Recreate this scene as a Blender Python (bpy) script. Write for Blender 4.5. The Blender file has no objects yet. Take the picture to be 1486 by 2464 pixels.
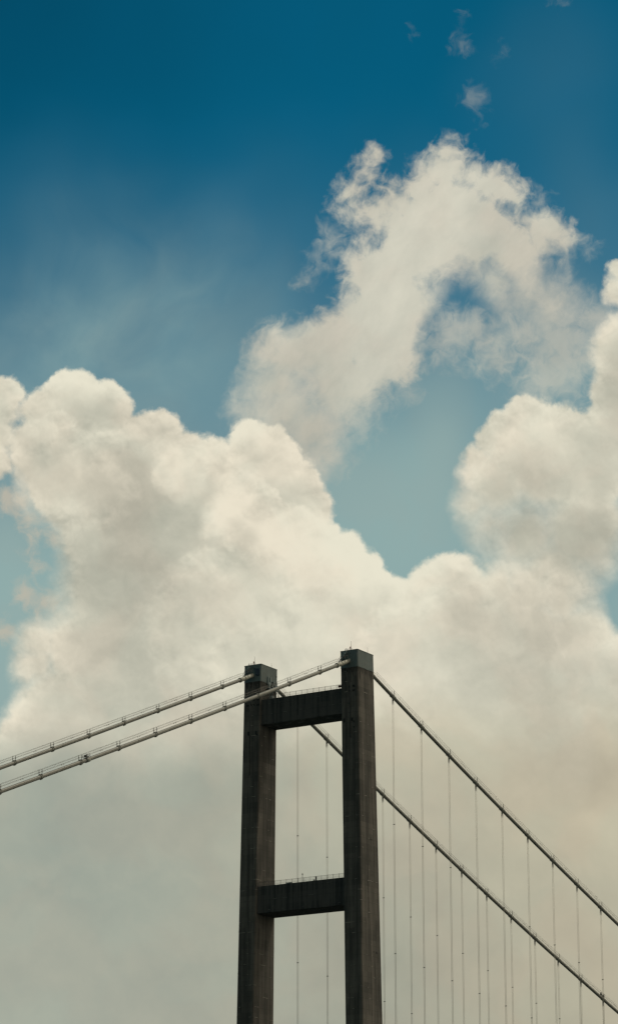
import bpy, math, random
from mathutils import Vector, Matrix

scene = bpy.context.scene
col = scene.collection

# ------------------------------------------------------------------ camera
CAM_LOC = Vector((-791.687, -477.145, -33.288))
YAW, PITCH, ROLL = 0.55866, 0.29406, -0.00134
fwd = Vector((math.cos(YAW) * math.cos(PITCH), math.sin(YAW) * math.cos(PITCH), math.sin(PITCH)))
rgt0 = Vector((math.sin(YAW), -math.cos(YAW), 0.0))
up0 = rgt0.cross(fwd)
rgt = rgt0 * math.cos(ROLL) + up0 * math.sin(ROLL)
upv = -rgt0 * math.sin(ROLL) + up0 * math.cos(ROLL)
cam_data = bpy.data.cameras.new("camera")
cam = bpy.data.objects.new("camera", cam_data)
col.objects.link(cam)
cam_data.sensor_fit = 'VERTICAL'
cam_data.sensor_height = 36.0
cam_data.lens = 12067.91 / 4096.0 * 36.0
cam_data.clip_start = 1.0
cam_data.clip_end = 60000.0
cam.matrix_world = Matrix(((rgt.x, upv.x, -fwd.x, CAM_LOC.x), (rgt.y, upv.y, -fwd.y, CAM_LOC.y),
                           (rgt.z, upv.z, -fwd.z, CAM_LOC.z), (0, 0, 0, 1)))
scene.camera = cam

# ------------------------------------------------------------------ exposure
scene.view_settings.view_transform = 'Standard'
scene.view_settings.look = 'None'
scene.view_settings.exposure = 0.0
scene.view_settings.gamma = 1.0

# ------------------------------------------------------------------ sun
SUN_AZ, SUN_EL = math.radians(-40.0), math.radians(64.0)      # azimuth from +X (along the main span) towards +Y
sun_dir = Vector((math.cos(SUN_AZ) * math.cos(SUN_EL), math.sin(SUN_AZ) * math.cos(SUN_EL), math.sin(SUN_EL)))
sun_data = bpy.data.lights.new("sun", 'SUN')
sun_data.energy = 1.3
sun_data.angle = math.radians(12.0)
sun_data.color = (1.0, 0.90, 0.72)
sun = bpy.data.objects.new("sun", sun_data)
col.objects.link(sun)
sun.rotation_euler = (-sun_dir).to_track_quat('-Z', 'Y').to_euler()
sun.location = (0, 0, 400)

# ------------------------------------------------------------------ sky: Nishita air with procedural cumulus, laid out by direction
world = bpy.data.worlds.new("World")
scene.world = world
world.use_nodes = True
world.cycles.sampling_method = 'MANUAL'
world.cycles.sample_map_resolution = 256
scene.cycles.use_adaptive_sampling = True
scene.cycles.adaptive_threshold = 0.02
scene.cycles.adaptive_min_samples = 6
scene.cycles.max_bounces = 6
WT = world.node_tree
WT.nodes.clear()


def lin(r, g, b):
    f = lambda c: (c / 255 / 12.92) if c <= 10.3 else ((c / 255 + 0.055) / 1.055) ** 2.4
    return (f(r), f(g), f(b))


class S:                                        # a scalar socket with arithmetic
    def __init__(self, sock): self.s = sock


def put(sock, v):
    if isinstance(v, S): WT.links.new(v.s, sock)
    elif hasattr(v, 'is_output'): WT.links.new(v, sock)
    else: sock.default_value = v


def m(op, a, b=None, c=None, clamp=False):
    n = WT.nodes.new('ShaderNodeMath'); n.operation = op; n.use_clamp = clamp
    put(n.inputs[0], a)
    if b is not None: put(n.inputs[1], b)
    if c is not None: put(n.inputs[2], c)
    return S(n.outputs[0])


S.__add__ = lambda a, b: m('ADD', a, b)
S.__radd__ = lambda a, b: m('ADD', a, b)
S.__sub__ = lambda a, b: m('SUBTRACT', a, b)
S.__rsub__ = lambda a, b: m('SUBTRACT', b, a)
S.__mul__ = lambda a, b: m('MULTIPLY', a, b)
S.__rmul__ = lambda a, b: m('MULTIPLY', a, b)


def vm(op, a, b=None, scale=None):
    n = WT.nodes.new('ShaderNodeVectorMath'); n.operation = op
    put(n.inputs[0], a)
    if b is not None: put(n.inputs[1], b)
    if scale is not None: put(n.inputs['Scale'], scale)
    return n.outputs['Value'] if op in ('DISTANCE', 'DOT_PRODUCT', 'LENGTH') else n.outputs['Vector']


def step(v, a, b, lo=0.0, hi=1.0, kind='SMOOTHSTEP'):
    n = WT.nodes.new('ShaderNodeMapRange'); n.interpolation_type = kind
    put(n.inputs[0], v); put(n.inputs[1], a); put(n.inputs[2], b); put(n.inputs[3], lo); put(n.inputs[4], hi)
    return S(n.outputs[0])


def noise(vec, wave, detail=6.0, rough=0.55, dist=0.0, lac=2.0, color=False):
    n = WT.nodes.new('ShaderNodeTexNoise'); n.noise_dimensions = '3D'
    put(n.inputs['Vector'], vec)
    n.inputs['Scale'].default_value = 1.0 / wave
    n.inputs['Detail'].default_value = detail
    n.inputs['Roughness'].default_value = rough
    n.inputs['Lacunarity'].default_value = lac
    n.inputs['Distortion'].default_value = dist
    return n.outputs[1] if color else S(n.outputs[0])


def billow(vec, wave, detail=3.0, rough=0.5, smooth=0.6):
    n = WT.nodes.new('ShaderNodeTexVoronoi'); n.feature = 'F1'; n.voronoi_dimensions = '3D'
    n.normalize = True
    put(n.inputs['Vector'], vec)
    n.inputs['Scale'].default_value = 1.0 / wave
    n.inputs['Detail'].default_value = detail
    n.inputs['Roughness'].default_value = rough
    n.inputs['Lacunarity'].default_value = 2.1
    return 1.0 - S(n.outputs['Distance'])


def rgbmix(f, a, b):
    n = WT.nodes.new('ShaderNodeMix'); n.data_type = 'RGBA'
    put(n.inputs[0], f)
    for i, v in ((6, a), (7, b)):
        if isinstance(v, tuple): n.inputs[i].default_value = (*v, 1.0)
        else: WT.links.new(v, n.inputs[i])
    return n.outputs[2]


K = 7257.4                                        # one unit on the unit sphere in the layout's steps


def place(x, y):                                  # a fixed direction in the world, as a point on the sky sphere
    d = fwd * K + rgt * (x - 743.0) - upv * (y - 1231.5)
    return tuple(d.normalized() * K)


geo = WT.nodes.new('ShaderNodeTexCoord')
P = vm('SCALE', vm('NORMALIZE', geo.outputs['Generated']), scale=K)


def puffs(vec, lst, k=35.0):                      # union of round puffs: depth inside the outline
    f = None
    for x, y, r in lst:
        s = m('SUBTRACT', r, vm('DISTANCE', vec, place(x, y)))
        f = s if f is None else m('SMOOTH_MAX', f, s, k)
    return f


def spots(vec, lst, base=0.0):                    # soft sum of light and dark patches
    f = base
    for x, y, r, a in lst:
        s = step(vm('DISTANCE', vec, place(x, y)), 0.0, r, a, 0.0)
        f = s + f
    return f


def warp(vec, wave, amp, detail=2.0, rough=0.5):
    c = vm('SUBTRACT', noise(vec, wave, detail, rough, color=True), (0.5, 0.5, 0.5))
    return vm('ADD', vec, vm('SCALE', c, scale=amp * 2.0))


upP = tuple(upv)
elev = vm('DOT_PRODUCT', P, upP)                  # height above the middle of the view
right = vm('DOT_PRODUCT', P, tuple(rgt))
W1 = warp(P, 150.0, 55.0, 3.0, 0.55)
W2 = warp(P, 60.0, 16.0, 4.0, 0.6)
WL = warp(P, 420.0, 150.0, 2.0, 0.5)

# clear air
nish = WT.nodes.new('ShaderNodeTexSky'); nish.sky_type = 'NISHITA'; nish.sun_disc = False
nish.sun_elevation = SUN_EL
nish.sun_rotation = math.pi / 2 - SUN_AZ
nish.air_density = 1.0; nish.dust_density = 1.0; nish.ozone_density = 3.0
air = vm('MULTIPLY', nish.outputs[0], (0.0012, 0.042, 0.0465))
ev = vm('DOT_PRODUCT', WL, upP)
deep = spots(WL, [(-100, -100, 900, -.26)], 0.0) + step(ev, 1350.0, 650.0, 0.92, 1.02)
sky = vm('SCALE', air, scale=deep)
hz = step(ev, 1100.0, -750.0, 0.0, 0.95, 'SMOOTHERSTEP')
fib = noise(WL, 150.0, 6.0, 0.52, 0.25)
fibm = step(fib, 0.25, 0.75, 0.5, 1.5, 'LINEAR')
hzl = spots(WL, [(330, 760, 430, .17), (420, 640, 210, .06), (180, 900, 420, .12), (100, 700, 260, .08)], 0.0) * fibm
hz = hz + hzl
hz = spots(WL, [(1330, 900, 330, .22),
                (950, 1170, 440, .36), (20, 1450, 360, .34), (560, 850, 300, .08), (1000, 1000, 240, .12), (1330, 200, 300, .05), (1450, 500, 260, .06)], hz)
hz = m('MAXIMUM', hz, 0.0)
hz = m('SMOOTH_MIN', hz, 0.93, 0.25)
sky = rgbmix(hz, sky, lin(150, 175, 172))

nd = noise(W1, 100.0, 7.0, 0.55, 0.7)
nd2 = noise(W2, 40.0, 5.0, 0.55, 0.9)
wide = noise(WL, 300.0, 5.0, 0.5)

# ---- torn cloud, high
axis = (rgt * 0.62 + upv * 0.78)
along = vm('DOT_PRODUCT', W2, tuple(axis))
PD = vm('SUBTRACT', W2, vm('SCALE', tuple(axis), scale=m('MULTIPLY', along, 0.5)))
ndd = noise(PD, 60.0, 8.0, 0.62, 0.2)
D = [(897, 390, 14), (886, 425, 24), (862, 455, 26), (836, 470, 18), (884, 505, 32), (922, 495, 34), (950, 510, 34), (915, 540, 34), (950, 560, 40),
     (1075, 372, 18), (1085, 410, 36), (1130, 420, 34), (1165, 440, 38), (1205, 465, 32), (1228, 480, 16), (1025, 430, 30),
     (1000, 460, 32), (1062, 504, 90), (1145, 560, 95), (999, 590, 95), (930, 670, 92), (960, 745, 90), (870, 790, 86),
     (915, 850, 86), (775, 845, 84), (810, 920, 95), (690, 860, 70), (665, 930, 72), (690, 1000, 84), (735, 1030, 80),
     (750, 1080, 60), (640, 990, 50), (860, 930, 60), (1240, 610, 76), (1265, 680, 58), (1320, 740, 52), (1291, 572, 34), (1325, 556, 24), (1352, 578, 12), (1190, 680, 50)]
fd = puffs(W2, D, 40.0)
fd = fd + 5.0 + (nd - 0.5) * 95.0 + (nd2 - 0.5) * 62.0 + (ndd - 0.5) * 60.0
fd = fd - spots(W2, [(1130, 755, 90, 62.0), (1060, 790, 80, 36.0), (1215, 500, 36, 25.0)], 0.0)
softd = spots(P, [(690, 1020, 330, 60.0), (1320, 800, 280, 85.0), (1130, 760, 220, 50.0)], 28.0)
ad = step(fd, m('MULTIPLY', softd, -1.0), softd, 0.0, 0.97)
thin = [(818, 578, 20), (800, 610, 16), (780, 640, 14), (738, 680, 16), (760, 665, 10), (850, 570, 14), (1272, 797, 95), (1355, 835, 90), (1190, 820, 80), (1080, 790, 85), (1130, 790, 70), (1330, 900, 90),
        (1290, 480, 16), (1090, 345, 18), (1395, 600, 25), (1330, 620, 40), (1420, 780, 70), (930, 960, 60), (860, 1010, 60)]
ft = puffs(W1, thin, 20.0) + (nd - 0.5) * 130.0 + (nd2 - 0.5) * 120.0
at = step(ft, -25.0, 85.0, 0.0, 0.62)
tiny = [(1105, 105, 22), (1140, 240, 32), (1152, 272, 20), (1345, -4, 22), (1208, 130, 12), (985, 85, 10), (1110, 40, 8)]
fs = puffs(W2, tiny, 12.0) + (nd - 0.5) * 90.0 + (nd2 - 0.5) * 110.0
at = m('MAXIMUM', at, step(fs, -12.0, 90.0, 0.0, 0.45))
ad = m('MAXIMUM', ad, at)
lit = lin(220, 214, 197)
shd = lin(172, 172, 160)
td = m('MULTIPLY_ADD', noise(W1, 190.0, 5.0, 0.5), 0.8, 0.16) + (ndd - 0.5) * 0.7
td = spots(W1, [(1000, 620, 200, .2), (1090, 450, 160, .2), (750, 980, 220, -.25), (1150, 650, 110, -.2), (1010, 600, 70, -.12), (930, 760, 120, .1)], td)
sky = rgbmix(ad, sky, rgbmix(m('MAXIMUM', m('MINIMUM', td, 1.0), 0.0), shd, lit))

# ---- cumulus: shared relief
LIT = tuple(v * 16.0 for v in (upv * 0.93 + rgt * 0.25))
LIT2 = tuple(v * 45.0 for v in (upv * 0.93 + rgt * 0.25))
b0 = billow(W2, 110.0, 3.0, 0.5)
b1 = billow(vm('ADD', W2, LIT), 110.0, 3.0, 0.5)
n0 = noise(W1, 230.0, 7.0, 0.55)
n1 = noise(vm('ADD', W1, LIT2), 230.0, 7.0, 0.55)
LIT3 = tuple(v * 9.0 for v in (upv * 0.93 + rgt * 0.3))
c0 = billow(W2, 46.0, 2.0, 0.5)
c1 = billow(vm('ADD', W2, LIT3), 46.0, 2.0, 0.5)
relief = (b0 - b1) * 0.9 + (n0 - n1) * 1.15 + (c0 - c1) * 0.7
broad = (n0 - n1) * 1.1
fine = noise(P, 24.0, 7.0, 0.68)
edge = (b0 - 0.62) * 62.0 + (c0 - 0.62) * 14.0 + (fine - 0.5) * 18.0 + (n0 - 0.5) * 26.0


def cumulus(sky, lst, tone, k=26.0, soft=9.0, rel=1.0, rim=0.2, rimmask=None, depth=70.0, top=1.0, shadow=lin(166, 165, 151), bright=lin(234, 227, 207)):
    f = puffs(W2, lst, k) + edge
    a = step(f, m('MULTIPLY', soft, -1.0), m('MULTIPLY', soft, 1.0), 0.0, top)
    near = step(f, 0.0, depth, 1.0, 0.0, 'SMOOTHSTEP')
    rm = near * rim if rimmask is None else near * rimmask * rim
    t = tone + relief * (near * (1.0 * rel) + 0.30 * rel) + rm
    t = m('SMOOTH_MAX', m('SMOOTH_MIN', t, 1.0, 0.3), 0.0, 0.35)
    return rgbmix(a, sky, rgbmix(t, shadow, bright))


def fixed(v): return S(m('ADD', v, 0.0).s)


B = [(1490, 650, 22), (1480, 700, 22), (1530, 850, 100), (1520, 960, 100), (1500, 1050, 100), (1250, 985, 28), (1280, 1000, 40), (1220, 1030, 36), (1350, 1030, 55),
     (1185, 1065, 34), (1150, 1110, 36), (1135, 1140, 26), (1300, 1110, 120), (1400, 1120, 120), (1200, 1170, 80), (1140, 1215, 36), (1180, 1260, 40), (1260, 1290, 90), (1400, 1280, 110),
     (1330, 1370, 90)]
Bs = spots(P, [(1200, 1270, 230, 70.0), (1450, 800, 200, 10.0), (1400, 1350, 250, 60.0)], 9.0)
tB = spots(W1, [(1308, 1042, 120, .35), (1210, 1060, 80, .22), (1130, 1130, 70, .15), (1408, 1187, 60, .12), (1250, 1215, 130, -.25), (1200, 1290, 120, -.1), (1343, 1330, 180, -.15),
                (1470, 1320, 200, -.2), (1480, 760, 110, .25), (1480, 900, 100, -.1)], 0.44) + broad * 0.5
sky = cumulus(sky, B, tB, soft=Bs, rel=1.0, rim=0.24)

tA = spots(W1, [(180, 940, 110, .22), (435, 1112, 90, .30), (500, 1082, 60, .15), (565, 1190, 110, .25), (525, 1257, 70, .12), (655, 1292, 100, .12), (725, 1342, 130, .28),
                (470, 1367, 80, .15), (600, 1432, 130, .12), (100, 1032, 90, .12), (175, 1212, 45, .15), (600, 1032, 70, .15), (675, 1130, 110, .2), (860, 1340, 120, .28), (850, 1500, 280, .18), (95, 1530, 90, .2),
                (210, 1045, 120, -.22), (330, 1150, 160, -.26), (320, 1290, 230, -.25), (70, 1130, 110, -.18), (450, 1260, 140, -.16), (350, 1420, 270, -.16), (150, 1380, 200, -.12), (300, 1580, 300, -.15), (575, 1325, 90, -.22), (640, 1245, 60, -.2), (500, 1170, 70, -.1), (300, 1230, 120, -.08)], 0.54) + broad * 0.6
As = spots(P, [(220, 1450, 300, 40.0), (40, 1650, 200, 20.0), (30, 1050, 120, 8.0)], 7.5)
Aw = [(15, 1195, 34), (50, 1200, 34), (75, 1250, 28), (85, 1290, 28), (70, 1330, 20), (115, 1230, 22), (20, 1080, 26), (130, 1290, 34), (105, 1370, 26), (60, 1430, 30), (110, 1450, 34), (15, 1520, 26), (130, 1250, 26)]
fw = puffs(W2, Aw, 20.0) + (nd - 0.5) * 80.0 + (nd2 - 0.5) * 80.0
sky = rgbmix(step(fw, -10.0, 40.0, 0.0, 0.85), sky, lin(188, 183, 168))
# back domes, then the body, then the ridges in front
A0 = [(4, 950, 40), (-10, 1040, 40), (2, 1000, 34), (-15, 1110, 36), (185, 975, 78), (118, 1005, 58), (250, 985, 62), (275, 1010, 44), (605, 1062, 48), (590, 1075, 38), (562, 1122, 26), (640, 1088, 50), (610, 1120, 44), (650, 1140, 60), (675, 1122, 50),
      (720, 1180, 50), (745, 1230, 50), (690, 1230, 90), (170, 1080, 110)]
RM = spots(P, [(110, 1380, 330, -1.2), (60, 1150, 140, -.6)], 1.0)
RM = m('MAXIMUM', RM, -0.2)
sky = cumulus(sky, A0, tA, soft=As, rim=0.26, rimmask=RM)
A1 = [(370, 1040, 54), (400, 1060, 36), (330, 1065, 58), (480, 1095, 36), (525, 1095, 38), (430, 1120, 70), (320, 1150, 110), (90, 1075, 55), (140, 1060, 55), (200, 1100, 60), (220, 1170, 130),
      (155, 1170, 85), (330, 1230, 150), (470, 1220, 120), (570, 1250, 100), (270, 1310, 130), (325, 1420, 180), (225, 1240, 90), (500, 1400, 200), (600, 1400, 150), (215, 1560, 108), (95, 1545, 46),
      (85, 1600, 50), (400, 1650, 260), (700, 1650, 260), (150, 1720, 120), (200, 1900, 250), (600, 1900, 250), (950, 1850, 250)]
sky = cumulus(sky, A1, tA, soft=As, rim=0.28, depth=80.0, rimmask=RM)
Ac = [(415, 1118, 26), (445, 1102, 28), (474, 1122, 26), (450, 1145, 40), (395, 1140, 26)]
sky = cumulus(sky, Ac, tA + 0.10, soft=spots(P, [(440, 1190, 90, 80.0)], 9.0), rim=0.22, depth=40.0, top=0.9)
Ab = [(70, 1062, 36), (110, 1045, 40), (150, 1078, 38), (205, 1105, 42), (130, 1150, 90), (230, 1180, 80), (100, 1120, 60)]
Abs = spots(P, [(150, 1230, 170, 90.0), (290, 1180, 90, 60.0)], 10.0)
sky = cumulus(sky, Ab, tA + 0.02, soft=Abs, rim=0.22, depth=60.0, top=0.85)
A2 = [(560, 1155, 22), (590, 1180, 28), (615, 1205, 30), (640, 1240, 34), (700, 1270, 50), (770, 1300, 50), (835, 1330, 48), (870, 1370, 48), (905, 1420, 44), (940, 1460, 50), (560, 1220, 50), (600, 1280, 70), (700, 1350, 100),
      (800, 1430, 120), (640, 1400, 110), (900, 1560, 170), (700, 1550, 200)]
A2s = spots(P, [(520, 1300, 150, 60.0), (560, 1480, 250, 90.0), (700, 1700, 250, 90.0)], 9.0)
sky = cumulus(sky, A2, tA + 0.04, soft=A2s, rim=0.28, depth=60.0)
Ad = [(515, 1262, 20), (535, 1236, 24), (560, 1208, 24), (590, 1222, 28), (620, 1250, 26), (570, 1260, 44), (600, 1290, 40)]
sky = cumulus(sky, Ad, tA + 0.12, soft=spots(P, [(580, 1330, 110, 90.0), (490, 1290, 60, 40.0)], 9.0), rim=0.24, depth=45.0, top=0.9)
Ae = [(690, 1315, 28), (720, 1290, 30), (755, 1320, 34), (790, 1350, 36), (740, 1370, 60), (830, 1385, 40)]
sky = cumulus(sky, Ae, tA + 0.10, soft=spots(P, [(760, 1440, 130, 90.0), (670, 1350, 70, 50.0)], 12.0), rim=0.2, depth=50.0, top=0.85)
A3 = [(410, 1440, 40), (430, 1400, 36), (470, 1370, 40), (510, 1350, 36), (560, 1345, 30), (500, 1440, 90), (600, 1440, 100), (460, 1520, 90)]
A3s = spots(P, [(430, 1540, 200, 90.0), (640, 1450, 180, 90.0)], 14.0)
sky = cumulus(sky, A3, tA + 0.06, soft=A3s, rim=0.16, depth=70.0, top=0.8)

C = [(1030, 1400, 36), (1070, 1385, 48), (1105, 1395, 50), (1000, 1440, 36), (1150, 1430, 50), (1200, 1420, 56), (1270, 1440, 70), (1350, 1450, 65), (1100, 1520, 120),
     (1250, 1540, 130), (1380, 1530, 85), (1400, 1640, 120), (1480, 1640, 110), (1000, 1600, 150), (1200, 1700, 200), (1440, 1700, 150), (950, 1520, 60), (1200, 1900, 250), (1450, 1880, 220)]
Cs = spots(P, [(1330, 1400, 240, 60.0), (960, 1470, 110, 20.0)], 9.5)
tC = spots(W1, [(1100, 1350, 110, .22), (1243, 1400, 120, .08), (1000, 1440, 110, .15), (950, 1580, 240, .25), (1100, 1540, 160, -.10), (1330, 1480, 200, -.08), (1300, 1620, 150, -.12), (1450, 1560, 100, .1)], 0.50) + broad * 0.6
sky = cumulus(sky, C, tC, soft=Cs, rel=1.0, rim=0.24)

# ---- lower veil: broad, soft cloud bank towards the horizon
ev2 = m('MULTIPLY_ADD', wide, 300.0, ev)
ev2 = spots(P, [(20, 1640, 260, 170.0)], ev2)
av = step(ev2, -170.0, -560.0, 0.0, 0.97, 'SMOOTHERSTEP')
tv = m('MULTIPLY_ADD', wide, 0.5, 0.24) + broad * 0.30 + relief * 0.05
tv = spots(W1, [(880, 1620, 450, .32), (200, 2050, 700, -.20), (780, 2030, 200, .12), (1330, 1760, 170, -.20), (1430, 1700, 80, .2), (1450, 1790, 60, .15), (1460, 1990, 150, .12), (1150, 1700, 220, .14),
                (1420, 1880, 120, -.15), (1000, 2500, 900, -.28), (40, 1640, 130, -.1), (350, 1640, 300, .08)], tv)
tv = m('MAXIMUM', m('MINIMUM', tv, 1.0), 0.0)
warm = step(right, -700.0, 800.0)
vshd = rgbmix(warm, lin(139, 150, 143), lin(162, 156, 138))
vlit = rgbmix(warm, lin(197, 194, 174), lin(216, 207, 181))
sky = rgbmix(av, sky, rgbmix(tv, vshd, vlit))

# faint pink to green hue drift of a film grade across the sky
hue = step(noise(WL, 190.0, 3.0, 0.5), 0.38, 0.62)
sky = vm('MULTIPLY', sky, rgbmix(hue, (1.012, 0.994, 0.978), (0.982, 1.006, 0.998)))

# the rest of the sky dome, outside the picture: made-up cloud shaped to light the tower faces, brighter and warmer on the sun's side
away = step(vm('DOT_PRODUCT', P, tuple(fwd)), K * 0.970, K * 0.88)
side = m('MULTIPLY_ADD', noise(P, 1500.0, 6.0, 0.55), 3000.0, right)
side = step(side, -2500.0, 8000.0)
dome = rgbmix(side, lin(84, 105, 106), lin(202, 193, 170))
sky = rgbmix(away, sky, dome)

bg = WT.nodes.new('ShaderNodeBackground')
WT.links.new(sky, bg.inputs[0])
bg.inputs[1].default_value = 1.0
out = WT.nodes.new('ShaderNodeOutputWorld')
WT.links.new(bg.outputs[0], out.inputs[0])

# ------------------------------------------------------------------ materials
random.seed(7)


def mat(name):
    mt = bpy.data.materials.new(name); mt.use_nodes = True
    nt = mt.node_tree
    return mt, nt, nt.nodes['Principled BSDF']


def nnode(nt, kind, **kw):
    n = nt.nodes.new(kind)
    for k, v in kw.items(): setattr(n, k, v)
    return n


def nmath(nt, op, a, b=None, c=None, clamp=False):
    n = nnode(nt, 'ShaderNodeMath', operation=op, use_clamp=clamp)
    for i, v in enumerate((a, b, c)):
        if v is None: continue
        if hasattr(v, 'is_output'): nt.links.new(v, n.inputs[i])
        else: n.inputs[i].default_value = v
    return n.outputs[0]


def nramp(nt, v, a, b, lo=0.0, hi=1.0):
    n = nnode(nt, 'ShaderNodeMapRange', interpolation_type='SMOOTHSTEP')
    nt.links.new(v, n.inputs[0])
    for i, x in enumerate((a, b, lo, hi)): n.inputs[i + 1].default_value = x
    return n.outputs[0]


def nnoise(nt, vec, scale, detail=5.0, rough=0.55, stretch=(1, 1, 1)):
    mp = nnode(nt, 'ShaderNodeMapping')
    mp.inputs['Scale'].default_value = stretch
    nt.links.new(vec, mp.inputs[0])
    n = nnode(nt, 'ShaderNodeTexNoise')
    nt.links.new(mp.outputs[0], n.inputs['Vector'])
    n.inputs['Scale'].default_value = scale
    n.inputs['Detail'].default_value = detail
    n.inputs['Roughness'].default_value = rough
    return n.outputs[0]


def nmix(nt, f, a, b, blend='MIX'):
    n = nnode(nt, 'ShaderNodeMix', data_type='RGBA', blend_type=blend)
    if hasattr(f, 'is_output'): nt.links.new(f, n.inputs[0])
    else: n.inputs[0].default_value = f
    for i, v in ((6, a), (7, b)):
        if isinstance(v, tuple): n.inputs[i].default_value = (*v, 1.0)
        else: nt.links.new(v, n.inputs[i])
    return n.outputs[2]


def concrete(name, base, dark, streak=0.6, drip=True):
    mt, nt, bs = mat(name)
    g = nnode(nt, 'ShaderNodeNewGeometry').outputs['Position']
    xyz = nnode(nt, 'ShaderNodeSeparateXYZ'); nt.links.new(g, xyz.inputs[0])
    z = xyz.outputs[2]
    st = nnoise(nt, g, 1.1, 6.0, 0.6, (1.0, 1.0, 0.035))          # vertical rain streaks
    blotch = nnoise(nt, g, 0.16, 5.0, 0.55, (1.0, 1.0, 0.5))
    fine = nnoise(nt, g, 3.0, 6.0, 0.65)
    lift = nmath(nt, 'FLOOR', nmath(nt, 'DIVIDE', z, 3.3))
    wn = nnode(nt, 'ShaderNodeTexWhiteNoise', noise_dimensions='1D'); nt.links.new(lift, wn.inputs['W'])
    v = nmath(nt, 'MULTIPLY_ADD', nramp(nt, st, 0.36, 0.64), streak, 0.0)
    bst = nnoise(nt, g, 0.5, 4.0, 0.55, (1.0, 1.0, 0.03))
    v = nmath(nt, 'MULTIPLY_ADD', nramp(nt, bst, 0.35, 0.65, -0.22, 0.22), 1.0, v)
    v = nmath(nt, 'MULTIPLY_ADD', blotch, 0.9, v)
    v = nmath(nt, 'MULTIPLY_ADD', fine, 0.35, v)
    v = nmath(nt, 'MULTIPLY_ADD', wn.outputs[0], 0.30, v)
    pn = nnode(nt, 'ShaderNodeVectorMath', operation='FLOOR')
    pm = nnode(nt, 'ShaderNodeMapping'); pm.inputs['Scale'].default_value = (1 / 2.45, 1 / 2.05, 1 / 3.3); nt.links.new(g, pm.inputs[0])
    nt.links.new(pm.outputs[0], pn.inputs[0])
    pw = nnode(nt, 'ShaderNodeTexWhiteNoise', noise_dimensions='3D'); nt.links.new(pn.outputs[0], pw.inputs['Vector'])
    v = nmath(nt, 'MULTIPLY_ADD', pw.outputs[0], 0.22, v)
    f = nramp(nt, v, 0.55, 1.6)
    c = nmix(nt, f, dark, base)
    # formwork joints with pale efflorescence on some of them
    fr = nmath(nt, 'FRACT', nmath(nt, 'DIVIDE', z, 3.3))
    line = nmath(nt, 'LESS_THAN', nmath(nt, 'ABSOLUTE', nmath(nt, 'SUBTRACT', fr, 0.5)), 0.02)
    c = nmix(nt, nmath(nt, 'MULTIPLY', line, 0.35), c, tuple(x * 0.55 for x in dark))
    line2 = nmath(nt, 'LESS_THAN', nmath(nt, 'ABSOLUTE', nmath(nt, 'SUBTRACT', fr, 0.56)), 0.03)
    pale = nramp(nt, nnoise(nt, g, 0.45, 3.0, 0.5), 0.56, 0.62)
    c = nmix(nt, nmath(nt, 'MULTIPLY', nmath(nt, 'MULTIPLY', line2, pale), 0.75), c, tuple(x * 1.9 for x in base))
    if drip:                                                      # dirt run down from the steel housing
        d = nnoise(nt, g, 0.8, 4.0, 0.7, (1.0, 1.0, 0.05))
        edge = nmath(nt, 'MULTIPLY_ADD', d, -14.0, 199.6)
        dm = nramp(nt, nmath(nt, 'SUBTRACT', z, edge), -0.4, 0.6)
        c = nmix(nt, nmath(nt, 'MULTIPLY', dm, 0.7), c, tuple(x * 0.45 for x in dark))
    nt.links.new(c, bs.inputs['Base Color'])
    bs.inputs['Roughness'].default_value = 0.9
    bs.inputs['Specular IOR Level'].default_value = 0.25
    bp = nnode(nt, 'ShaderNodeBump'); bp.inputs['Strength'].default_value = 0.35; bp.inputs['Distance'].default_value = 0.05
    nt.links.new(fine, bp.inputs['Height']); nt.links.new(bp.outputs[0], bs.inputs['Normal'])
    return mt


def paint(name, base, var=0.25, rough=0.5, metal=0.0, streak=False):
    mt, nt, bs = mat(name)
    g = nnode(nt, 'ShaderNodeNewGeometry').outputs['Position']
    a = nnoise(nt, g, 0.5, 6.0, 0.6, (1, 1, 0.08) if streak else (1, 1, 1))
    b = nnoise(nt, g, 2.5, 5.0, 0.6)
    f = nramp(nt, nmath(nt, 'MULTIPLY_ADD', b, 0.5, nmath(nt, 'MULTIPLY', a, 0.7)), 0.4, 0.8)
    c = nmix(nt, f, tuple(x * (1 - var) for x in base), tuple(x * (1 + var) for x in base))
    nt.links.new(c, bs.inputs['Base Color'])
    bs.inputs['Roughness'].default_value = rough
    bs.inputs['Metallic'].default_value = metal
    return mt


M_LEG = concrete('weathered_concrete', (0.142, 0.131, 0.115), (0.058, 0.057, 0.053), streak=0.42)
M_BEAM = concrete('stained_shaded_concrete', (0.080, 0.078, 0.073), (0.029, 0.032, 0.033), streak=0.9, drip=False)  # dark stain streaks, plus the beams' shade put into a darker base colour
M_CAP = paint('grey_green_paint', (0.105, 0.137, 0.138), 0.16, 0.55, streak=True)
M_CABLE = paint('cable_paint', (0.215, 0.215, 0.192), 0.16, 0.42)
M_SLEEVE = paint('sleeve_paint', (0.44, 0.43, 0.37), 0.07, 0.5)
M_BAND = paint('band_paint', (0.24, 0.245, 0.22), 0.12, 0.5)
M_ROPE = paint('galvanised_rope', (0.36, 0.33, 0.27), 0.1, 0.55)
M_HAND = paint('dark_wire_rope', (0.12, 0.11, 0.095), 0.15, 0.6)
M_STEEL = paint('dark_steel', (0.05, 0.055, 0.055), 0.2, 0.6)
M_STAIR = paint('blue_grey_steel', (0.22, 0.27, 0.28), 0.12, 0.5)
M_HOLE = paint('dark_opening', (0.012, 0.014, 0.015), 0.2, 0.9)
M_SHEET = paint('dark_blue_sheet', (0.03, 0.05, 0.075), 0.2, 0.7)
M_RED = paint('red_lamp_paint', (0.35, 0.05, 0.03), 0.15, 0.4)
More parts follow.
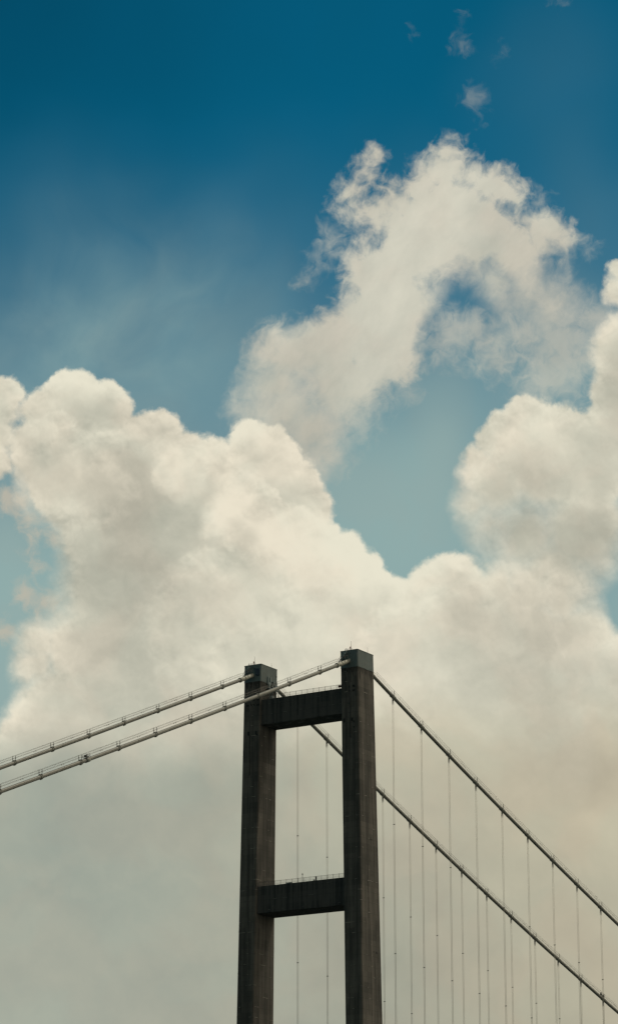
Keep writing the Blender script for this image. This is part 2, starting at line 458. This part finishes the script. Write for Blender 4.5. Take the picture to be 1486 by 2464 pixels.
M_RUST = paint('rust_red_paint', (0.20, 0.06, 0.045), 0.2, 0.7)
M_ROAD = paint('asphalt', (0.05, 0.05, 0.05), 0.2, 0.9)


def water_mat():
    mt, nt, bs = mat('sea_water')
    g = nnode(nt, 'ShaderNodeNewGeometry').outputs['Position']
    n = nnoise(nt, g, 0.12, 6.0, 0.6)
    bs.inputs['Base Color'].default_value = (0.02, 0.045, 0.045, 1)
    bs.inputs['Roughness'].default_value = 0.18
    bp = nnode(nt, 'ShaderNodeBump'); bp.inputs['Strength'].default_value = 0.6; bp.inputs['Distance'].default_value = 0.5
    nt.links.new(n, bp.inputs['Height']); nt.links.new(bp.outputs[0], bs.inputs['Normal'])
    return mt


# ------------------------------------------------------------------ mesh tools
class Shape:
    def __init__(self): self.v, self.f, self.smooth = [], [], []

    def ring(self, pts): i = len(self.v); self.v += [tuple(p) for p in pts]; return list(range(i, i + len(pts)))

    def loft(self, rings, cap=True, smooth=False):
        ids = [self.ring(r) for r in rings]
        n = len(ids[0])
        for a, b in zip(ids, ids[1:]):
            for k in range(n):
                self.f.append((a[k], a[(k + 1) % n], b[(k + 1) % n], b[k])); self.smooth.append(smooth)
        if cap:
            self.f.append(tuple(reversed(ids[0]))); self.smooth.append(False)
            self.f.append(tuple(ids[-1])); self.smooth.append(False)
        return self

    def tube(self, pts, rad, n=8, smooth=True):
        pts = [Vector(p) for p in pts]
        rads = rad if isinstance(rad, (list, tuple)) else [rad] * len(pts)
        rings = []
        for i, p in enumerate(pts):
            t = (pts[min(i + 1, len(pts) - 1)] - pts[max(i - 1, 0)]).normalized()
            ref = Vector((0, 1, 0)) if abs(t.y) < 0.9 else Vector((0, 0, 1))
            a = t.cross(ref).normalized(); b = t.cross(a)
            rings.append([p + (a * math.cos(2 * math.pi * k / n) + b * math.sin(2 * math.pi * k / n)) * rads[i] for k in range(n)])
        return self.loft(rings, True, smooth)

    def box(self, c, s, ax=None):
        c = Vector(c)
        X, Y, Z = ax if ax else (Vector((1, 0, 0)), Vector((0, 1, 0)), Vector((0, 0, 1)))
        h = [x / 2 for x in s]
        r = lambda z: [c + X * (sx * h[0]) + Y * (sy * h[1]) + Z * (z * h[2]) for sx, sy in ((-1, -1), (1, -1), (1, 1), (-1, 1))]
        return self.loft([r(-1), r(1)])

    def build(self, name, material, parent=None, bevel=0.0):
        me = bpy.data.meshes.new(name)
        me.from_pydata([tuple(v) for v in self.v], [], self.f)
        me.polygons.foreach_set('use_smooth', self.smooth)
        me.materials.append(material)
        me.update()
        o = bpy.data.objects.new(name, me)
        col.objects.link(o)
        if parent: o.parent = parent; o.matrix_parent_inverse = world_of(parent).inverted()
        if bevel:
            b = o.modifiers.new('bevel', 'BEVEL'); b.width = bevel; b.segments = 2; b.limit_method = 'ANGLE'
        return o


def world_of(o):
    if not o.parent: return o.matrix_basis.copy()
    return world_of(o.parent) @ o.matrix_parent_inverse @ o.matrix_basis


def tag(o, label, cat, group=None):
    o['label'] = label; o['category'] = cat
    if group: o['group'] = group
    return o


def thing(name, loc, label, cat, group=None):
    o = bpy.data.objects.new(name, None)
    o.empty_display_size = 0.5
    col.objects.link(o); o.location = loc
    return tag(o, label, cat, group)


# ------------------------------------------------------------------ setting
SEA = -36.0
w = Shape(); R = 30000.0
w.v = [(math.cos(a * math.pi / 32) * R, math.sin(a * math.pi / 32) * R, SEA) for a in range(64)]
w.f = [tuple(range(64))]; w.smooth = [False]
w.build('water', water_mat())['kind'] = 'structure'
dk = Shape()
prof = [(-2.5, 63.2), (1.0, 59.5), (35.0, 59.5), (38.5, 63.2), (36.6, 67.0), (-0.6, 67.0)]
dk.loft([[(x, y, z) for y, z in prof] for x in (-20, 200, 480, 760)])
dk.build('road_deck', M_ROAD)['kind'] = 'structure'

# ------------------------------------------------------------------ tower
ZT, HX, HY, TX, TY, CL, W = 200.0, 4.7615, 3.0575, 0.00931, -0.0003, 0.01526, 36.0
CAPZ = 194.35


def leg_at(s, z):                                  # centre y, half length, half width of a leg at height z
    d = ZT - z
    return (-CL * d if s == 0 else W + CL * d), HX + TX * d, HY + TY * d


def section(s, z, grow=0.12, r=0.5, n=5):
    yc, hx, hy = leg_at(s, z)
    hx += grow; hy += grow
    pts = []
    for cx, cy, a0 in ((1, 1, 0), (-1, 1, 90), (-1, -1, 180), (1, -1, 270)):
        for k in range(n):
            a = math.radians(a0 + 90 * k / (n - 1))
            pts.append((cx * (hx - r) + r * math.cos(a), yc + cy * (hy - r) + r * math.sin(a), z))
    return pts


tower = thing('bridge_tower', (0, W / 2, SEA), 'dark concrete suspension bridge tower, two tall legs joined by two crossbeams', 'bridge tower')
legs = []
for s in (0, 1):
    L = Shape(); zs = [SEA + (CAPZ - SEA) * k / 12 for k in range(13)]
    L.loft([section(s, z) for z in zs], True, False)
    leg = L.build('leg', M_LEG, tower)
    leg['label'] = ('concrete leg standing nearer, its outer side face in view' if s == 0 else 'concrete leg standing farther off, carrying a steel service platform')
    legs.append(leg)
    cs = Shape(); cs.loft([section(s, z, g) for z, g in ((CAPZ + 0.003, 0.18), (199.8, 0.18), (199.86, 0.24), (200.0, 0.24))], True, False)
    cs.build('saddle_housing', M_CAP, leg)
    yc = leg_at(s, 197)[0]
    # walkway stair climbing the housing from the cable
    st = Shape()
    y0, z0, y1, z1 = (3.6, 195.7, 0.3, 199.4) if s == 0 else (W + 3.2, 195.7, W + 0.6, 199.3)
    for x in (-5.15, -5.95):
        st.tube([(x, y0, z0), (x, y1, z1)], 0.09, 6)
        st.tube([(x, y0, z0 + 1.0), (x, y1, z1 + 1.0)], 0.05, 6)
        for k in range(5):
            t = k / 4
            st.tube([(x, y0 + (y1 - y0) * t, z0 + (z1 - z0) * t), (x, y0 + (y1 - y0) * t, z0 + (z1 - z0) * t + 1.0)], 0.04, 5)
    for k in range(13):
        t = (k + 0.5) / 13
        st.box((-5.55, y0 + (y1 - y0) * t, z0 + (z1 - z0) * t), (0.8, 0.24, 0.05))
    st.build('access_stair', M_STAIR, leg)
    # roof fittings
    rr = Shape()
    for ya, yb in ((-0.9, 0.2), (0.5, 1.6)):
        rr.tube([(-4.6, yc + ya, 200.0), (-4.6, yc + ya, 200.55), (-4.6, yc + yb, 200.55), (-4.6, yc + yb, 200.0)], 0.05, 6)
    rr.build('roof_rail', M_STAIR, leg)
    al = Shape(); al.tube([(-4.5, yc - 0.25, 200), (-4.5, yc - 0.25, 200.75)], 0.10, 8); al.tube([(-4.5, yc - 0.25, 200.75), (-4.5, yc - 0.25, 201.15)], [0.2, 0.14], 8)
    al.build('warning_lamp', M_RED, leg)
    for (x, y, h) in ((-4.4, yc - 0.5, 3.0), (4.0, yc - 1.5, 2.3)):
        lr = Shape(); lr.tube([(x, y, 200.0), (x, y, 200.0 + h * 0.45), (x, y, 200.0 + h)], [0.07, 0.05, 0.025], 6)
        lr.build('lightning_rod', M_STEEL, leg)
    # openings in the face towards the side span
    if s == 0:
        holes = [(-0.32, 188.2, .55, .62), (-1.75, 188.2, .95, .7), (-0.32, 186.85, .5, .5), (-1.75, 186.8, .95, .5), (1.69, 177.5, .6, 1.3), (-1.2, 177.5, .6, 1.2), (-1.8, 176.8, .4, .6),
                 (-1.82, 175.1, .4, .5), (0.62, 193.4, .4, .9), (0.03, 182.8, .3, .3)]
    else:
        holes = [(37.7, 186.75, 1.0, .5), (36.25, 186.78, .6, .5), (35.35, 186.8, .55, .5), (33.8, 186.6, 1.0, .55), (33.8, 188.3, 1.0, .45), (35.3, 188.3, .5, .5), (37.31, 177.6, .6, 1.3), (34.41, 177.5, .6, 1.3), (33.9, 176.8, .35, .5)]
    for y, z, a, b in holes:
        hx = leg_at(s, z)[1]
        h = Shape(); h.box((-hx - 0.10, y, z), (0.12, a, b)); h.build('opening', M_HOLE, leg)
    cd = Shape(); yp, zb = ((-0.65, 172.0) if s == 0 else (36.74, 164.0))
    cd.tube([(-leg_at(s, 193.5)[1] - 0.2, yp, 193.5), (-leg_at(s, zb)[1] - 0.2, yp, zb)], 0.11, 6)
    cd.build('conduit', M_STEEL, leg)
# small openings on the outer side of the near leg
for x, z in ((0.55, 140.3), (1.35, 140.3), (1.2, 105.5), (2.7, 105.4), (3.2, 105.4), (4.0, 181.0)):
    yc, hx, hy = leg_at(0, z)
    h = Shape(); h.box((x, yc - hy - 0.10, z), (0.35, 0.12, 0.45)); h.build('opening', M_HOLE, legs[0])
# ladder down the back of the far housing
ld = Shape()
for y in (33.6, 34.1): ld.tube([(5.35, y, 192.5), (5.35, y, 199.6)], 0.05, 6)
for k in range(16): ld.tube([(5.35, 33.6, 192.8 + k * 0.42), (5.35, 34.1, 192.8 + k * 0.42)], 0.03, 5)
for z in (194.0, 196.5, 199.0):
    for y in (33.6, 34.1): ld.tube([(4.7, y, z), (5.35, y, z)], 0.04, 5)
ld.build('ladder', M_STAIR, legs[1])
# steel service platform on the inner side of the far leg
gp = Shape(); yi = W - HY
for x in (-1.6, 0.4, 2.0, 3.6): gp.tube([(x, yi - 1.3, 189.0), (x, yi - 1.3, 193.9)], 0.08, 6)
for z in (189.6, 192.6, 193.2, 193.9): gp.tube([(-1.6, yi - 1.3, z), (3.6, yi - 1.3, z)], 0.06, 6)
gp.box((1.0, yi - 0.7, 192.5), (5.6, 1.4, 0.16))
for x in (-0.9, 0.5): gp.box((x, yi - 0.25, 195.2), (0.4, 0.45, 2.6))
gp.box((-0.2, yi - 0.3, 194.0), (0.8, 0.5, 1.2))
gp.box((2.2, yi - 0.6, 195.15), (1.9, 1.1, 0.14))
for a, b in (((1.3, 195.1), (2.4, 193.2)), ((3.1, 195.1), (2.4, 193.2)), ((3.1, 195.1), (3.5, 193.2)), ((1.3, 195.1), (1.2, 193.2)), ((-1.6, 192.5), (0.4, 190.0)), ((3.6, 192.5), (2.0, 190.0))):
    gp.tube([(a[0], yi - 1.1, a[1]), (b[0], yi - 1.1, b[1])], 0.07, 6)
gp.box((0.3, yi - 1.0, 189.6), (1.1, 0.8, 1.3)); gp.box((2.8, yi - 0.9, 189.3), (0.8, 0.8, 0.9))
gp.build('service_platform', M_STAIR, legs[1])
lb = Shape(); lb.box((4.25, yi - 0.1, 197.5), (0.4, 0.3, 0.4)); lb.build('junction_box', M_HOLE, legs[1])

for n, (zt, zb) in enumerate(((188.30, 180.06), (128.31, 119.75))):
    _, hxt, hyt = leg_at(0, zt)
    xf, xr = -hxt + 0.7, hxt - 0.06
    ya, yb = leg_at(0, zt)[0] + hyt - 0.6, leg_at(1, zt)[0] - hyt + 0.6
    bm = Shape(); bm.box(((xf + xr) / 2, (ya + yb) / 2, (zt + zb) / 2), (xr - xf, yb - ya, zt - zb))
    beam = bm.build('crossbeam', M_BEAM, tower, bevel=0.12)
    beam['label'] = 'upper concrete crossbeam streaked with dark stains' if n == 0 else 'lower concrete crossbeam streaked with dark stains'
    rl = Shape(); x = xf + 0.12; y0, y1 = ya + 0.62, yb - 0.62
    nb = round((y1 - y0) / 2.2)
    for k in range(nb + 1):
        y = y0 + (y1 - y0) * k / nb
        rl.box((x, y, zt + 0.66), (0.09, 0.09, 1.32))
        if k < nb:
            for j in range(1, 8):
                yy = y + (y1 - y0) / nb * j / 8
                rl.box((x, yy, zt + 0.74), (0.03, 0.03, 0.92))
    rl.box((x, (y0 + y1) / 2, zt + 1.22), (0.07, y1 - y0, 0.06))
    rl.box((x, (y0 + y1) / 2, zt + 0.28), (0.05, y1 - y0, 0.05))
    rl.build('railing', M_STEEL, beam)
    if n == 0:
        cb = Shape(); cb.box((x + 0.3, 4.1, zt + 0.75), (0.4, 0.9, 0.7)); cb.box((x + 0.3, 4.1, zt + 0.2), (0.1, 0.1, 0.4))
        cb.build('control_box', M_RUST, beam)
    else:
        lp = Shape(); lp.tube([(x + 0.3, 17.6, zt), (x + 0.3, 17.6, zt + 2.2)], 0.07, 6)
        lp.tube([(x + 0.3, 17.6, zt + 2.15), (x + 0.3, 17.6, zt + 2.6)], [0.08, 0.26], 8)
        lp.build('lamp_post', M_STEEL, beam)
        cb = Shape(); cb.box((x + 0.4, 12.7, zt + 0.65), (0.3, 0.34, 1.3)); cb.box((x + 0.4, 13.4, zt + 0.2), (0.3, 0.3, 0.4))
        cb.build('control_box', M_STEEL, beam)
        pl = Shape(); pl.box((x + 0.5, 22.6, zt + 0.16), (0.8, 2.0, 0.3)); pl.build('toolbox', M_STAIR, beam)

# sheet hanging on the far housing
sh = Shape()
for j in range(7):
    t = j / 6
    for k in range(9):
        q = k / 8
        ytop, ybot = 35.3 - 2.2 * q, 34.5 - 1.25 * q
        zt_, zb_ = 198.9 - 0.3 * q, 196.2 - 0.12 * q
        sh.v.append((-5.02 - 0.12 * t - 0.10 * math.sin(q * 11 + t * 2) * (0.3 + t), ytop + (ybot - ytop) * t, zt_ + (zb_ - zt_) * t + 0.08 * math.sin(q * 9) * t))
n0_ = len(sh.v)
sh.v += [(x + 0.06, y, z) for x, y, z in sh.v]
for j in range(6):
    for k in range(8):
        a = j * 9 + k
        sh.f.append((a, a + 1, a + 10, a + 9)); sh.f.append((n0_ + a, n0_ + a + 9, n0_ + a + 10, n0_ + a + 1)); sh.smooth += [True, True]
rim_ = [k for k in range(9)] + [9 * j + 8 for j in range(1, 7)] + [54 + k for k in range(7, -1, -1)] + [9 * j for j in range(5, 0, -1)]
for a, b in zip(rim_, rim_[1:] + rim_[:1]): sh.f.append((b, a, n0_ + a, n0_ + b)); sh.smooth.append(False)
tag(sh.build('tarpaulin', M_SHEET), 'dark blue sheet hanging on the housing at the top of the farther leg', 'sheet')

# ------------------------------------------------------------------ main cables
def z_main(x):
    if x <= 250: return 198.254 - 0.36065 * x + 0.00015 * x * x
    u = x - 250
    return z_main(250) - 0.28565 * u + 0.000326 * u * u


LDZ = -0.62
def z_side(x): return 199.173 + LDZ - 0.41872 * x + 0.00004 * x * x


def cable_pts(fn, sign, a, b, y, step_):
    n = max(2, int((b - a) / step_) + 1)
    return [(sign * (a + (b - a) * k / n), y, fn(a + (b - a) * k / n)) for k in range(n + 1)]


def shifted(pts, dy, dz):                          # offset across and upwards, square to the cable
    out = []
    for i, p in enumerate(pts):
        t = (Vector(pts[min(i + 1, len(pts) - 1)]) - Vector(pts[max(i - 1, 0)])).normalized()
        if t.x < 0: t = -t
        nrm = Vector((-t.z, 0, t.x))
        out.append(Vector(p) + Vector((0, dy, 0)) + nrm * dz)
    return out


X0, SP, XL, SL = 22.138, 18.0, 22.217, 17.548
def cable(y, label, nside, nmain, dside=0.0):
    t = thing('main_cable', (0, y, 197.5), label, 'main cable', 'main suspension cables')
    side = cable_pts(z_side, -1, 4.4, 330, y, 6); main = cable_pts(z_main, 1, 4.4, 700, y, 6)
    for pts, nm in ((side, 'side_span_cable'), (main, 'main_span_cable')):
        c = Shape(); c.tube(pts, 0.56, 28); c.build(nm, M_CABLE, t)
        for dy in (-0.5, 0.5):
            for dz in (1.25, 1.85):
                r_ = Shape(); r_.tube(shifted(pts[1:], dy, dz), 0.034, 5); r_.build('hand_rope', M_HAND, t)
    for fn, sign, L in ((z_side, -1, 12.2), (z_main, 1, 9.0)):
        s_ = Shape(); s_.tube(cable_pts(fn, sign, 4.5, L, y, 2), 0.66, 28)
        for q in (L - 0.35, L - 2.9): s_.tube(cable_pts(fn, sign, q, q + 0.4, y, 1), 0.80, 28)
        s_.build('cable_sleeve', M_SLEEVE, t)
        # gate frame where the walkway meets the tower
        g_ = Shape()
        for x in (6.5, 8.3):
            for dy in (-0.6, 0.6):
                b_ = Vector((sign * x, y + dy, fn(x)))
                g_.tube([b_, b_ + Vector((0, 0, 2.1))], 0.07, 6)
        for dy in (-0.6, 0.6):
            g_.tube([(sign * 6.5, y + dy, fn(6.5) + 1.4), (sign * 4.9, y + dy, fn(4.9) + 2.6)], 0.05, 6)
            g_.tube([(sign * 6.5, y + dy, fn(6.5) + 2.1), (sign * 8.3, y + dy, fn(8.3) + 2.1)], 0.05, 6)
        for x in (6.5, 8.3): g_.tube([(sign * x, y - 0.62, fn(x) + 2.05), (sign * x, y + 0.62, fn(x) + 2.05)], 0.05, 6)
        g_.build('walkway_gate', M_STEEL, t)
    for sign, fn, xs in ((-1, z_side, [XL + dside + SL * i for i in range(-1 if dside else 0, nside)]), (1, z_main, [X0 + SP * i for i in range(nmain)])):
        for x in xs:
            if x < 14: continue
            ds = (fn(x + 0.5) - fn(x - 0.5))
            ax = Vector((sign, 0, ds)).normalized(); nr = Vector((-ax.z, 0, ax.x)) if sign > 0 else Vector((ax.z, 0, -ax.x))
            p = Vector((sign * x, y, fn(x)))
            hl = 0.45 if sign < 0 else 1.0
            b = Shape(); b.tube([p - ax * hl, p + ax * hl], 0.63, 28)
            for q in (-hl, hl - 0.16): b.tube([p + ax * q, p + ax * (q + 0.16)], 0.69, 28)
            b.box(p - nr * 0.66, (hl * 2, 0.22, 0.26), (ax, Vector((0, 1, 0)), nr))
            b.box(p + nr * 0.66, (hl * 1.7, 0.30, 0.22), (ax, Vector((0, 1, 0)), nr))
            if sign > 0: b.box(p - Vector((0, 0, 0.95)), (0.5, 0.35, 0.75))
            band = b.build('cable_band', M_BAND, t)
            for dy in (-0.5, 0.5):
                po = Shape()
                f0 = p + Vector((0, dy, 0)) + nr * 0.3
                po.tube([f0, f0 + Vector((0, 0, 1.1)), f0 + Vector((0, 0, 1.75))], [0.09, 0.07, 0.05], 6)
                po.box(f0 + Vector((0.0, 0, 1.0)), (0.5, 0.10, 0.10)); po.box(f0 + Vector((0.0, 0, 1.5)), (0.16, 0.14, 0.14))
                po.build('rope_post', M_STEEL, band)
            lampx = x + (SL if sign < 0 else SP) * 0.5
            for e in (-0.45, 0.45):                # pairs of small clamps halfway along the hand ropes
                q = Vector((sign * (lampx + e), y - 0.5, fn(lampx + e) + 1.3))
                k_ = Shape(); k_.box(q, (0.22, 0.12, 0.2)); k_.build('rope_clamp', M_STEEL, t)
    return t


cable(0.0, 'pale thick suspension cable draped over the taller, nearer leg of the tower', 17, 30)
cable(W, 'pale thick suspension cable draped over the shorter looking, farther leg of the tower', 17, 30, -52.585 + 3 * SL - 0.0)

# ------------------------------------------------------------------ hangers
ORD = ['first', 'second', 'third', 'fourth', 'fifth', 'sixth', 'seventh', 'eighth', 'ninth', 'tenth', 'eleventh', 'twelfth', 'thirteenth', 'fourteenth', 'fifteenth']
DECK = 67.0


def hanger(k, y, label, group):
    x = X0 + SP * (k - 1); zt = z_main(x) - 0.5
    t = thing('hanger', (x, y, DECK), label, 'hanger rope', group)
    for dy in (-0.21, 0.21):
        r_ = Shape(); r_.tube([(x, y + dy, DECK), (x, y + dy, zt - 1.9)], 0.042, 6); r_.build('rope', M_ROPE, t)
        s_ = Shape(); s_.tube([(x, y + dy * 0.8, zt - 0.5), (x, y + dy, zt - 1.5), (x, y + dy, zt - 2.3)], [0.13, 0.12, 0.05], 8); s_.build('socket', M_STEEL, t)
    for q in (1 / 3, 2 / 3):
        c_ = Shape(); c_.box((x, y, zt + (DECK - zt) * q), (0.16, 0.62, 0.22)); c_.build('spacer', M_STEEL, t)
    return t


for k in range(1, 12):
    lab = '%s hanger from the tower under the nearer, higher main cable' % ORD[k - 1]
    hanger(k, 0.0, lab, 'hangers under the nearer main cable')
for k in range(1, 16):
    if k == 1: lab = 'hanger under the farther cable seen nearest the middle of the gap between tower legs'
    elif k == 2: lab = 'hanger under the farther cable seen close beside the nearer leg, inside the portal'
    elif k == 3: lab = 'third hanger of the farther cable, hidden behind the nearer tower leg'
    else: lab = '%s hanger of the farther, lower cable counted outward from the nearer leg' % ORD[k - 4]
    hanger(k, W, lab, 'hangers under the farther main cable')

# ------------------------------------------------------------------ kit left on the cables
p = Vector((-142.0, 0, z_side(142.0))); ax = Vector((1, 0, 0.41)).normalized(); nr = Vector((-ax.z, 0, ax.x)); YY = Vector((0, 1, 0))
tr = thing('maintenance_trolley', p - nr * 0.7, 'small maintenance trolley clamped around the nearer side span cable beside a rope post', 'trolley')
a = Shape(); a.tube([p - ax * 0.9, p + ax * 0.9], 0.72, 24); a.build('clamp_collar', M_BAND, tr)
a = Shape(); a.box(p + nr * 0.9, (2.0, 1.2, 0.08), (ax, YY, nr))
for q in (-0.95, 0.95):
    for dy in (-0.55, 0.55): a.tube([p + ax * q + YY * dy, p + ax * q + YY * dy + nr * 1.5], 0.04, 6)
a.tube([p - ax * 0.95 - YY * 0.55 + nr * 1.5, p + ax * 0.95 - YY * 0.55 + nr * 1.5], 0.04, 6)
a.build('frame', M_STEEL, tr)
a = Shape(); a.box(p + nr * 1.18 - ax * 0.4, (0.6, 0.6, 0.5), (ax, YY, nr)); a.box(p + nr * 1.3 + ax * 0.25, (0.35, 0.3, 0.3), (ax, YY, nr)); a.build('winch', M_STEEL, tr)
for x, h, lab in ((236.6, 1.0, 'taller of two small dark devices on the farther cable by its lowest visible rope post'), (238.2, 0.75, 'shorter of two small dark devices on the farther cable by its lowest visible rope post')):
    p = Vector((x, W, z_main(x) + 0.55))
    e = thing('equipment_box', p, lab, 'equipment', 'devices standing on the farther cable')
    a = Shape(); a.box(p + Vector((0, 0, 0.35 + h * 0.4)), (0.55, 0.5, h * 0.75)); a.build('housing', M_STEEL, e, bevel=0.05)
    a = Shape()
    for sx in (-0.2, 0.2):
        for sy in (-0.2, 0.2): a.tube([p + Vector((sx, sy, -0.1)), p + Vector((sx * 0.8, sy * 0.8, 0.4))], 0.05, 6)
    a.build('stand', M_STEEL, e)
    a = Shape(); a.box(p + Vector((0.1, 0, 0.45 + h * 0.9)), (0.35, 0.35, 0.25)); a.build('lid', M_STEEL, e)
